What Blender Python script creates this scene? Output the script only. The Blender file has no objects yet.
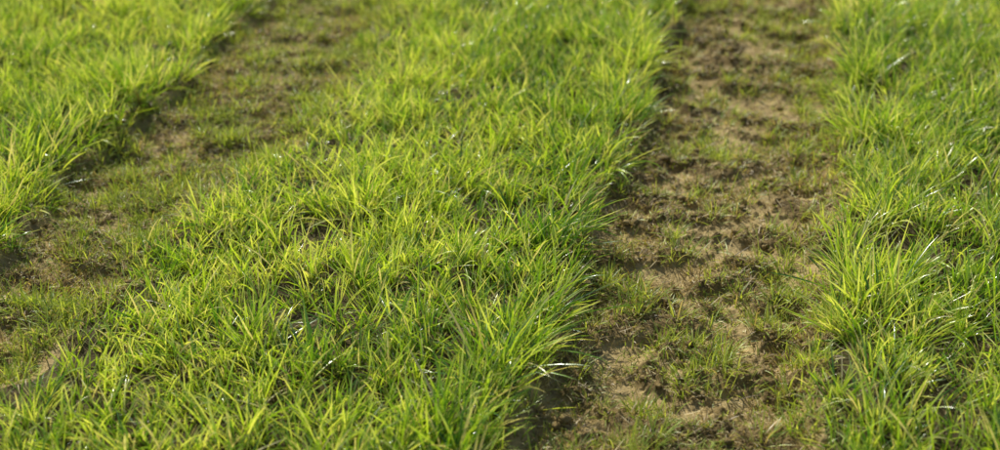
import bpy, math, numpy as np
rng=np.random.default_rng(7)
# ---------------------------------------------------------------- noise
TBL=rng.random((256,256))
def vn(x,y,s=0):
    x=np.asarray(x,float)+s*17.31+1000; y=np.asarray(y,float)+s*9.77+1000
    xi=np.floor(x).astype(int); yi=np.floor(y).astype(int)
    fx=x-xi; fy=y-yi
    fx=fx*fx*fx*(fx*(fx*6-15)+10); fy=fy*fy*fy*(fy*(fy*6-15)+10)
    a=TBL[xi%256,yi%256]; b=TBL[(xi+1)%256,yi%256]
    c=TBL[xi%256,(yi+1)%256]; d=TBL[(xi+1)%256,(yi+1)%256]
    return (a*(1-fx)+b*fx)*(1-fy)+(c*(1-fx)+d*fx)*fy
def fbm(x,y,s=0,o=4,g=.5):
    v=0;a=1;t=0
    for i in range(o):
        ca,sa=math.cos(.6*i),math.sin(.6*i)
        v=v+a*vn((x*ca-y*sa)*2**i,(x*sa+y*ca)*2**i,s+i); t+=a; a*=g
    return v/t
def ss(e0,e1,x):
    t=np.clip((x-e0)/(e1-e0),0,1); return t*t*(3-2*t)
# ---------------------------------------------------------------- layout (tracks run along +Y)
YS=[-2,2,3,4.2,5.6,9,40]
def edges(y):
    LL=np.interp(y,YS,[-2.25,-2.27,-2.29,-2.33,-2.43,-2.52,-2.6])
    LR=np.interp(y,YS,[-1.88,-1.86,-1.78,-1.71,-1.83,-1.94,-2.0])
    RL=np.interp(y,YS,[-.69,-.69,-.67,-.65,-.65,-.65,-.65])
    RR=np.interp(y,YS,[-.01,-.01,0.01,0.02,0.01,0.01,0.01])
    w=lambda s,a:(fbm(y*2.6,y*0+3.3,s,3)-.5)*a
    return LL+w(1,.24),LR+w(2,.28),RL+w(3,.18),RR+w(4,.18)
def sdist(x,y):
    LL,LR,RL,RR=edges(y)
    return x-LL,LR-x,x-RL,RR-x
def height(x,y):
    a,b,c,d=sdist(x,y)
    inL=ss(-.02,.04,a)*ss(-.06,.12,b)
    inR=ss(-.02,.04,c)*ss(-.04,.08,d)
    h=(fbm(x*1.6,y*1.6,11,3)-.5)*.06+(fbm(x*9,y*9,12,3)-.5)*.026
    return h-.045*inL-.062*inR, inL, inR
def track_detail(x,y,which):
    wx=(fbm(x*4,y*4,20+which,3)-.5)
    ph=y/.20+wx*1.8+x*.5
    lug=.5+.5*np.sin(2*np.pi*ph)
    n=fbm(x*7.5,y*9,30+which,5,.68)
    cl=ss(.42,.58,n*.80+lug*.18+(.02 if which==0 else -.006))
    fine=fbm(x*30,y*30,40+which,4,.65)
    crumb=np.abs(fbm(x*75,y*75,50+which,3,.6)-.5)*2
    amp=.92 if which==1 else .65
    z=amp*(cl*(.008+.028*(fine-.25))+crumb*cl*.012+(fine-.5)*.012*(1-cl)+crumb*.003)+(n-.5)*.03
    return z,cl
# ---------------------------------------------------------------- mesh helpers
def grid_mesh(name,xs,ys,zf,attr=None):
    X,Y=np.meshgrid(xs,ys); nx,ny=len(xs),len(ys)
    x=X.ravel();y=Y.ravel(); z=zf(x,y)
    extra=None
    if isinstance(z,tuple): z,extra=z
    co=np.stack([x,y,z],1).astype(np.float32)
    i=np.arange(nx*ny).reshape(ny,nx)
    q=np.stack([i[:-1,:-1],i[:-1,1:],i[1:,1:],i[1:,:-1]],-1).reshape(-1,4)
    return raw_mesh(name,co,q,{'clump':extra} if extra is not None else {})
def raw_mesh(name,co,q,fl={},col=None,smooth=True):
    me=bpy.data.meshes.new(name)
    me.vertices.add(len(co)); me.vertices.foreach_set('co',co.astype(np.float32).ravel())
    k=q.shape[1]
    me.loops.add(q.size); me.loops.foreach_set('vertex_index',q.astype(np.int32).ravel())
    me.polygons.add(len(q)); me.polygons.foreach_set('loop_start',np.arange(0,q.size,k,dtype=np.int32))
    me.polygons.foreach_set('loop_total',np.full(len(q),k,dtype=np.int32))
    me.polygons.foreach_set('use_smooth',np.full(len(q),smooth))
    for n,v in fl.items():
        a=me.attributes.new(n,'FLOAT','POINT'); a.data.foreach_set('value',np.asarray(v,np.float32))
    if col is not None:
        a=me.attributes.new('tint','FLOAT_COLOR','POINT')
        c=np.ones((len(co),4),np.float32); c[:,:3]=col; a.data.foreach_set('color',c.ravel())
    me.update(calc_edges=True)
    ob=bpy.data.objects.new(name,me); bpy.context.collection.objects.link(ob)
    return ob
# ---------------------------------------------------------------- materials
def newmat(n):
    m=bpy.data.materials.new(n); m.use_nodes=True; nt=m.node_tree; nt.nodes.clear(); return m,nt
def soil_mat(name,pale,mid,dark,use_clump):
    m,nt=newmat(name); N=nt.nodes.new; L=nt.links.new
    out=N('ShaderNodeOutputMaterial'); p=N('ShaderNodeBsdfPrincipled')
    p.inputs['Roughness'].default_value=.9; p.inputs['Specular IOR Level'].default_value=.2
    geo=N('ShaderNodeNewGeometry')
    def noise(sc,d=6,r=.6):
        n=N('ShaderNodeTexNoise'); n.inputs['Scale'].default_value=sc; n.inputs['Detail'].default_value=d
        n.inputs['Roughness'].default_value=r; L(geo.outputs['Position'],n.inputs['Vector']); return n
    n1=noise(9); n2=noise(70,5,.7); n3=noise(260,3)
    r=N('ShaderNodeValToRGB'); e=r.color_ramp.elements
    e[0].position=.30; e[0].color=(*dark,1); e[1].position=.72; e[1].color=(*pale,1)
    k=e.new(.5); k.color=(*mid,1)
    add=N('ShaderNodeMath'); add.operation='MULTIPLY_ADD'; L(n2.outputs['Fac'],add.inputs[0]); add.inputs[1].default_value=.5
    s=N('ShaderNodeMath'); s.operation='MULTIPLY'; L(n1.outputs['Fac'],s.inputs[0]); s.inputs[1].default_value=.62
    L(s.outputs[0],add.inputs[2])
    src=add.outputs[0]
    if use_clump:
        at=N('ShaderNodeAttribute'); at.attribute_name='clump'
        sb=N('ShaderNodeMath'); sb.operation='MULTIPLY_ADD'; L(at.outputs['Fac'],sb.inputs[0]); sb.inputs[1].default_value=-.22
        ad2=N('ShaderNodeMath'); ad2.operation='ADD'; L(src,ad2.inputs[0]); ad2.inputs[1].default_value=.11
        L(ad2.outputs[0],sb.inputs[2]); src=sb.outputs[0]
    L(src,r.inputs['Fac']); L(r.outputs['Color'],p.inputs['Base Color'])
    b=N('ShaderNodeBump'); b.inputs['Strength'].default_value=1; b.inputs['Distance'].default_value=.009
    ba=N('ShaderNodeMath'); ba.operation='MULTIPLY_ADD'; L(n3.outputs['Fac'],ba.inputs[0]); ba.inputs[1].default_value=.35; L(n2.outputs['Fac'],ba.inputs[2])
    L(ba.outputs[0],b.inputs['Height']); L(b.outputs['Normal'],p.inputs['Normal'])
    L(p.outputs[0],out.inputs['Surface']); return m
def blade_mat(name,trans,rough,spec):
    m,nt=newmat(name); N=nt.nodes.new; L=nt.links.new
    out=N('ShaderNodeOutputMaterial'); p=N('ShaderNodeBsdfPrincipled'); t=N('ShaderNodeBsdfTranslucent'); mx=N('ShaderNodeMixShader')
    at=N('ShaderNodeAttribute'); at.attribute_name='tint'
    geo=N('ShaderNodeNewGeometry'); n=N('ShaderNodeTexNoise'); n.inputs['Scale'].default_value=60; n.inputs['Detail'].default_value=3
    L(geo.outputs['Position'],n.inputs['Vector'])
    mr=N('ShaderNodeMapRange'); mr.inputs['To Min'].default_value=.75; mr.inputs['To Max'].default_value=1.25; L(n.outputs['Fac'],mr.inputs['Value'])
    vm=N('ShaderNodeVectorMath'); vm.operation='SCALE'; L(at.outputs['Color'],vm.inputs[0]); L(mr.outputs[0],vm.inputs['Scale'])
    L(vm.outputs[0],p.inputs['Base Color'])
    tc=N('ShaderNodeMix'); tc.data_type='RGBA'; tc.blend_type='MULTIPLY'; tc.inputs['Factor'].default_value=1
    L(vm.outputs[0],tc.inputs['A']); tc.inputs['B'].default_value=(1.4,1.32,.52,1)
    L(tc.outputs['Result'],t.inputs['Color'])
    p.inputs['Roughness'].default_value=rough; p.inputs['Specular IOR Level'].default_value=spec
    mx.inputs[0].default_value=trans; L(p.outputs[0],mx.inputs[1]); L(t.outputs[0],mx.inputs[2]); L(mx.outputs[0],out.inputs['Surface'])
    return m
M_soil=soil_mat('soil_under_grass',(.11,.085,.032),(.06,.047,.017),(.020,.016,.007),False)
M_track=soil_mat('track_earth',(.50,.375,.165),(.25,.178,.068),(.085,.058,.024),True)
M_grass=blade_mat('grass_blade',.37,.30,1.0)
M_grass.node_tree.nodes['Principled BSDF'].inputs['Coat Weight'].default_value=.55
M_grass.node_tree.nodes['Principled BSDF'].inputs['Coat Roughness'].default_value=.15
M_short=blade_mat('short_grass_blade',.35,.4,.7)
M_dead=blade_mat('dry_blade',.2,.5,.4)
# ---------------------------------------------------------------- ground
def ax(a,b,st,far):
    core=np.arange(a,b,st); k=np.geomspace(.1,far,26)
    return np.concatenate([(a-k)[::-1],core,(b+k)])
def gz(x,y):
    h,l,r=height(x,y)
    return h-.05*np.maximum(l,r)
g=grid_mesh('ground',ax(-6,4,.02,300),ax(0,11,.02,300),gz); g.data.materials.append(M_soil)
def tz(which):
    def f(x,y):
        h,l,r=height(x,y)
        z,c=track_detail(x,y,which)
        a,b,c2,d=sdist(x,y); m=np.minimum(a,b) if which==0 else np.minimum(c2,d)
        return h+z*ss(-.05,.04,m)-.03*(1-ss(-.10,-.02,m)),c
    return f
for which,(x0,x1) in enumerate([(-2.75,-1.45),(-.95,.28)]):
    ys=np.concatenate([np.arange(1.2,7.2,.005),np.arange(7.2,30,.03)])
    t=grid_mesh('dirt_track',np.arange(x0,x1,.005),ys,tz(which)); t.data.materials.append(M_track)
# ---------------------------------------------------------------- blades
def blades(name,root,az,L,w,tilt,bend,roll,colA,colB,mat,rows=6,fold=.28,tipcol=None,tipamt=None):
    n=len(az); t=np.linspace(0,1,rows)
    P=np.zeros((n,rows,3)); P[:,0]=root
    ca,sa=np.cos(az),np.sin(az); ds=(L/(rows-1))
    tl=tilt[:,None]+bend[:,None]*t[None]**1.5
    for k in range(1,rows):
        th=(tl[:,k]+tl[:,k-1])/2
        P[:,k,0]=P[:,k-1,0]+ds*np.sin(th)*ca; P[:,k,1]=P[:,k-1,1]+ds*np.sin(th)*sa; P[:,k,2]=P[:,k-1,2]+ds*np.cos(th)
    ph=roll[:,None]*(0.3+.9*t[None])
    s=np.stack([-sa,ca,0*sa],-1)[:,None,:]
    nr=np.stack([np.cos(tl)*ca[:,None],np.cos(tl)*sa[:,None],-np.sin(tl)],-1)
    side=np.cos(ph)[...,None]*s+np.sin(ph)[...,None]*nr
    nn=-np.sin(ph)[...,None]*s+np.cos(ph)[...,None]*nr
    prof=(.62+.5*t-.1*t*t)*(1-t**3.2)**.9+.03
    W=(w[:,None]*prof[None]/2)[...,None]
    A=P-side*W; B=P+nn*W*2*fold; C=P+side*W
    V=np.stack([A,B,C],2).reshape(-1,3)
    b=(np.arange(n)*rows*3)[:,None,None]; k=np.arange(rows-1)[None,:,None]*3; j=np.arange(2)[None,None,:]
    o=b+k+j
    q=np.stack([o,o+1,o+4,o+3],-1).reshape(-1,4)
    tt=t[None,:,None]
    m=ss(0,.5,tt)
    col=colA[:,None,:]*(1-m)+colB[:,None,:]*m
    if tipcol is not None:
        mt=ss(.55,1.0,tt)*tipamt[:,None,None]; col=col*(1-mt)+tipcol*mt
    col=np.repeat(col[:,:,None,:],3,2).reshape(-1,3)
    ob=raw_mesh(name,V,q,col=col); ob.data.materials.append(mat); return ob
def lerp(a,b,t): return a[None]*(1-t[:,None])+b[None]*t[:,None]
def scatter(dens,x0,x1,y0,y1):
    n=int(dens*(x1-x0)*(y1-y0)); return rng.uniform(x0,x1,n),rng.uniform(y0,y1,n)
def grass_mask(x,y):
    a,b,c,d=sdist(x,y)
    A=ss(.03,-.05,a)
    Bm=ss(.14,-.20,b)*ss(.04,-.05,c)
    C=ss(.08,-.09,d)
    return np.maximum(np.maximum(A,Bm),C)
def make_grass():
    xs,ys=[],[]
    for (d,x0,x1,y0,y1) in [(1050,-3.7,1.4,1.8,7.2),(200,-6,-3.7,1,9),(200,1.4,4,1,9),(200,-3.7,1.4,.9,1.8),(200,-3.7,1.4,7.2,9)]:
        x,y=scatter(d,x0,x1,y0,y1); xs.append(x);ys.append(y)
    x=np.concatenate(xs);y=np.concatenate(ys)
    m=grass_mask(x,y)
    thin=ss(.32,.48,fbm(x*8,y*8,60,3))
    k=rng.random(len(x))<m*(.36+.64*thin); x,y,m=x[k],y[k],m[k]
    T=len(x)
    nb=rng.integers(6,12,T)
    idx=np.repeat(np.arange(T),nb); n=len(idx)
    tsz=(.42+1.12*fbm(x*8,y*8,61,3))*(.45+.55*m)*rng.uniform(.6,1.4,T)
    a,b,c,d=sdist(x,y)
    edge=np.exp(-((c+.08)/.09)**2)+np.exp(-((a+.08)/.09)**2)+.8*np.exp(-((d+.1)/.1)**2)
    tsz*=1+.30*edge
    spread=rng.uniform(.2,.72,T)
    ra=rng.uniform(0,2*np.pi,n); rr=np.sqrt(rng.random(n))*.017
    rx=x[idx]+rr*np.cos(ra); ry=y[idx]+rr*np.sin(ra)
    lx=.06+.20*np.exp(-((c+.04)/.07)**2)+.20*np.exp(-((a+.04)/.07)**2)-.25*np.exp(-((d+.05)/.08)**2)+(fbm(x*2.4,y*2.4,62,2)-.5)*.4
    ly=-.02+(fbm(x*2.4,y*2.4,63,2)-.5)*.4
    tl=np.abs(rng.normal(0,1,n))*spread[idx]
    jx=rng.normal(0,.22,T)[idx]; jy=rng.normal(0,.22,T)[idx]
    vx=np.cos(ra)*tl+lx[idx]+jx+rng.normal(0,.18,n); vy=np.sin(ra)*tl+ly[idx]+jy+rng.normal(0,.18,n)
    az=np.arctan2(vy,vx); tilt=np.clip(np.hypot(vx,vy),0,1.3)
    L=.093*tsz[idx]*rng.uniform(.45,1.4,n)
    w=rng.uniform(.0025,.0060,n)*(.8+.25*tsz[idx])
    bend=np.clip(rng.gamma(1.6,.26,n),0,1.9)
    roll=rng.normal(0,1.2,n)
    h,_,_=height(rx,ry)
    root=np.stack([rx,ry,h-.004],1)
    P=np.array([(.07,.20,.014),(.27,.47,.026),(.55,.72,.060),(.86,.90,.24)])
    v=np.clip(.49+.7*(fbm(rx*2.5,ry*2.5,64,3)-.5)+rng.normal(0,.36,n)+.14*rng.normal(0,1,T)[idx],0,.999)*3
    i=v.astype(int); f=(v-i)[:,None]
    cB=P[i]*(1-f)+P[np.minimum(i+1,3)]*f
    straw_glint=rng.random(n)<.09
    cB[straw_glint]=np.array([.86,.76,.44])*rng.uniform(.6,1.1,(straw_glint.sum(),1))  # dry straw blades, their pale colour also painting white glints into the grass
    cA=cB*.25+np.array([.12,.15,.03])*.2  # roots darkened: shade between blades painted into the colour
    ta=(rng.random(n)<.45)*rng.uniform(.2,.9,n)  # share of blades whose tips carry a painted whitish highlight
    print('blades',n)
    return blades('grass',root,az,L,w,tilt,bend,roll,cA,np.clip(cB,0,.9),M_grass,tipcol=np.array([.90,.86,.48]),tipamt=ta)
make_grass()
def far_grass():
    xs,ys=[],[]
    for (d,x0,x1,y0,y1) in [(450,-10,7,9,16),(120,-20,16,16,34)]:
        x,y=scatter(d,x0,x1,y0,y1); xs.append(x);ys.append(y)
    x=np.concatenate(xs);y=np.concatenate(ys); k=rng.random(len(x))<grass_mask(x,y); x,y=x[k],y[k]; n=len(x)
    h,_,_=height(x,y); L=rng.uniform(.06,.15,n)
    P=np.array([(.15,.3,.02),(.43,.58,.04)]); cB=lerp(P[0],P[1],rng.random(n))
    blades('grass',np.stack([x,y,h],1),rng.uniform(0,6.28,n),L,rng.uniform(.012,.03,n),np.abs(rng.normal(0,.4,n)),rng.uniform(0,1.2,n),rng.normal(0,.6,n),cB*.6,cB,M_grass,rows=4)
far_grass()
# small tufts and short regrowth inside the tracks
def track_growth():
    R=[];AZ=[];LL=[];W=[];TI=[];BE=[];CO=[]
    for which,(x0,x1,dens) in enumerate([(-2.6,-1.5,4000),(-.85,.2,3300)]):
        x,y=scatter(dens,x0,x1,1.6,7.6)
        a,b,c,d=sdist(x,y); ins=(np.minimum(a,b) if which==0 else np.minimum(c,d))
        z,cl=track_detail(x,y,which)
        nz=fbm(x*7,y*7,70+which,3)
        thr=(.21 if which==0 else .34)
        soft=np.exp(-(np.maximum(b if which==0 else d,0)/.16)**2)*.16
        p=ss(thr,thr+.22,nz+.18*(cl-.4)+soft)*ss(-.05,.0,ins)
        p=np.maximum(p*.95,.09)
        k=(rng.random(len(x))<p)&(ins>-.05); x,y,z,nz,cl,soft=x[k],y[k],z[k],nz[k],cl[k],soft[k]
        T=len(x); nb=rng.integers(4,12,T); idx=np.repeat(np.arange(T),nb); n=len(idx)
        ra=rng.uniform(0,2*np.pi,n); rr=np.sqrt(rng.random(n))*.018
        rx=x[idx]+rr*np.cos(ra); ry=y[idx]+rr*np.sin(ra)
        h,_,_=height(rx,ry); zz,_=track_detail(rx,ry,which)
        tz_=fbm(x*10,y*10,77,2)
        big=(rng.random(T)<.02+(.50 if which==0 else .46)*(tz_>.60)+soft*.5)
        sz=np.where(big,rng.uniform(.035,.078,T),rng.uniform(.014,.036,T))
        R.append(np.stack([rx,ry,h+zz-.003],1)); AZ.append(ra+rng.normal(0,.4,n))
        LL.append(sz[idx]*rng.uniform(.5,1.25,n)); W.append(rng.uniform(.0020,.0040,n)*np.where(big[idx],1.25,1))
        TI.append(np.abs(rng.normal(.85,.35,n))-.25*big[idx]); BE.append(rng.uniform(.1,.9,n))
        g=lerp(np.array([.18,.29,.03]),np.array([.66,.74,.16]),rng.random(n))
        s=lerp(np.array([.18,.125,.05]),np.array([.80,.65,.34]),rng.random(n)**1.2)
        br=np.clip((.36 if which==0 else .44)+1.3*(fbm(x*6,y*6,75,2)-.5)+.1*cl*(which==1),.1,.92)[idx]*np.where(big[idx],.25,1)
        dd=(rng.random(n)<br)[:,None]
        CO.append(np.where(dd,s,g))
    R=np.concatenate(R);AZ=np.concatenate(AZ);LL=np.concatenate(LL);W=np.concatenate(W);TI=np.concatenate(TI);BE=np.concatenate(BE);CO=np.concatenate(CO)
    print('track blades',len(AZ))
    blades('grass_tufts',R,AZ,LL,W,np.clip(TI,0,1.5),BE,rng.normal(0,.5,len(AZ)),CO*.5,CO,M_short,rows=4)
track_growth()
def thatch():
    x,y=scatter(5200,-3.6,1.5,1.5,7.4)
    a,b,c,d=sdist(x,y); l=np.minimum(a,b);r=np.minimum(c,d)
    dl=track_detail(x,y,0);dr=track_detail(x,y,1)
    cl=np.where(l>0,dl[1],dr[1]); intr=(l>0)|(r>0)
    p=np.where(intr,np.where(l>0,.65+.35*cl,.30+.7*cl),.25)
    k=rng.random(len(x))<p; x,y,l,r=x[k],y[k],l[k],r[k]; n=len(x)
    h,_,_=height(x,y)
    z=h+np.where(l>0,dl[0][k],np.where(r>0,dr[0][k],0))+rng.uniform(0,.008,n)
    CO=lerp(np.array([.13,.085,.035]),np.array([.78,.65,.34]),rng.random(n)**1.2)
    blades('dead_grass',np.stack([x,y,z],1),rng.uniform(0,6.28,n),rng.uniform(.008,.05,n),rng.uniform(.0010,.0030,n),
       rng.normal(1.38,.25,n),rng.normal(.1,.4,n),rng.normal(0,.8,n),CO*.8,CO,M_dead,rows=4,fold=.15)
thatch()
def clods():
    import bmesh
    bm=bmesh.new(); bmesh.ops.create_icosphere(bm,subdivisions=2,radius=1)
    bv=np.array([v.co[:] for v in bm.verts]); bf=np.array([[v.index for v in f.verts] for f in bm.faces]); bm.free()
    xs=[];zs=[];ys=[]
    for which,(x0,x1,dn) in enumerate([(-2.5,-1.6,1000),(-.8,.12,2200)]):
        x,y=scatter(dn,x0,x1,1.5,7.5); a,b,c,d=sdist(x,y); m=np.minimum(a,b) if which==0 else np.minimum(c,d)
        z,cl=track_detail(x,y,which); edge=np.exp(-((a if which==0 else c)/.06)**2)
        k=(rng.random(len(x))<np.clip(cl*.6+.05+.6*edge,0,1))&(m>-.03); h,_,_=height(x,y)
        xs.append(x[k]);ys.append(y[k]);zs.append((h+z)[k])
    x=np.concatenate(xs);y=np.concatenate(ys);z=np.concatenate(zs);n=len(x)
    r=.0022+.011*rng.random(n)**4
    sc=rng.uniform(.65,1.3,(n,1,3))*r[:,None,None]; sc[:,:,2]*=.75
    ph=rng.uniform(0,6.28,(n,1)); d=1+.22*np.sin(bv[None,:,0]*4+ph)*np.cos(bv[None,:,1]*5+ph*2)+.15*np.sin(bv[None,:,2]*7+ph*3)+rng.normal(0,.09,(n,len(bv)))
    V=bv[None]*d[...,None]*sc+np.stack([x,y,z+r*.2],1)[:,None,:]
    F=(bf[None]+(np.arange(n)*len(bv))[:,None,None]).reshape(-1,3)
    ob=raw_mesh('soil_clods',V.reshape(-1,3),F,{'clump':np.repeat(rng.uniform(.1,.9,n),len(bv))},smooth=True); ob.data.materials.append(M_track)
clods()
# ---------------------------------------------------------------- light
az=math.radians(-42); el=math.radians(43)
sv=(math.cos(el)*math.sin(az),math.cos(el)*math.cos(az),math.sin(el))
from mathutils import Vector
sd=bpy.data.lights.new('sun','SUN'); sd.energy=5; sd.angle=math.radians(.5); sd.color=(1,.96,.86)
so=bpy.data.objects.new('sun',sd); bpy.context.collection.objects.link(so)
so.rotation_euler=Vector(sv).to_track_quat('Z','Y').to_euler()
w=bpy.data.worlds.new('World'); bpy.context.scene.world=w; w.use_nodes=True; nt=w.node_tree
sk=nt.nodes.new('ShaderNodeTexSky'); sk.sky_type='NISHITA'; sk.sun_disc=False; sk.sun_elevation=el; sk.sun_rotation=az
nt.links.new(sk.outputs[0],nt.nodes['Background'].inputs[0]); nt.nodes['Background'].inputs[1].default_value=.10
# ---------------------------------------------------------------- camera
cd=bpy.data.cameras.new('camera'); cam=bpy.data.objects.new('camera',cd); bpy.context.collection.objects.link(cam)
cd.sensor_width=36; cd.lens=46.8; cd.clip_end=1000; cd.clip_start=.05
cam.location=(-.13,0,1.70); cam.rotation_euler=(math.radians(90-26.7),0,math.radians(13.5))
cd.dof.use_dof=True; cd.dof.focus_distance=3.4; cd.dof.aperture_fstop=1.7
bpy.context.scene.camera=cam
vs=bpy.context.scene.view_settings; vs.view_transform='Standard'; vs.look='None'; vs.exposure=0
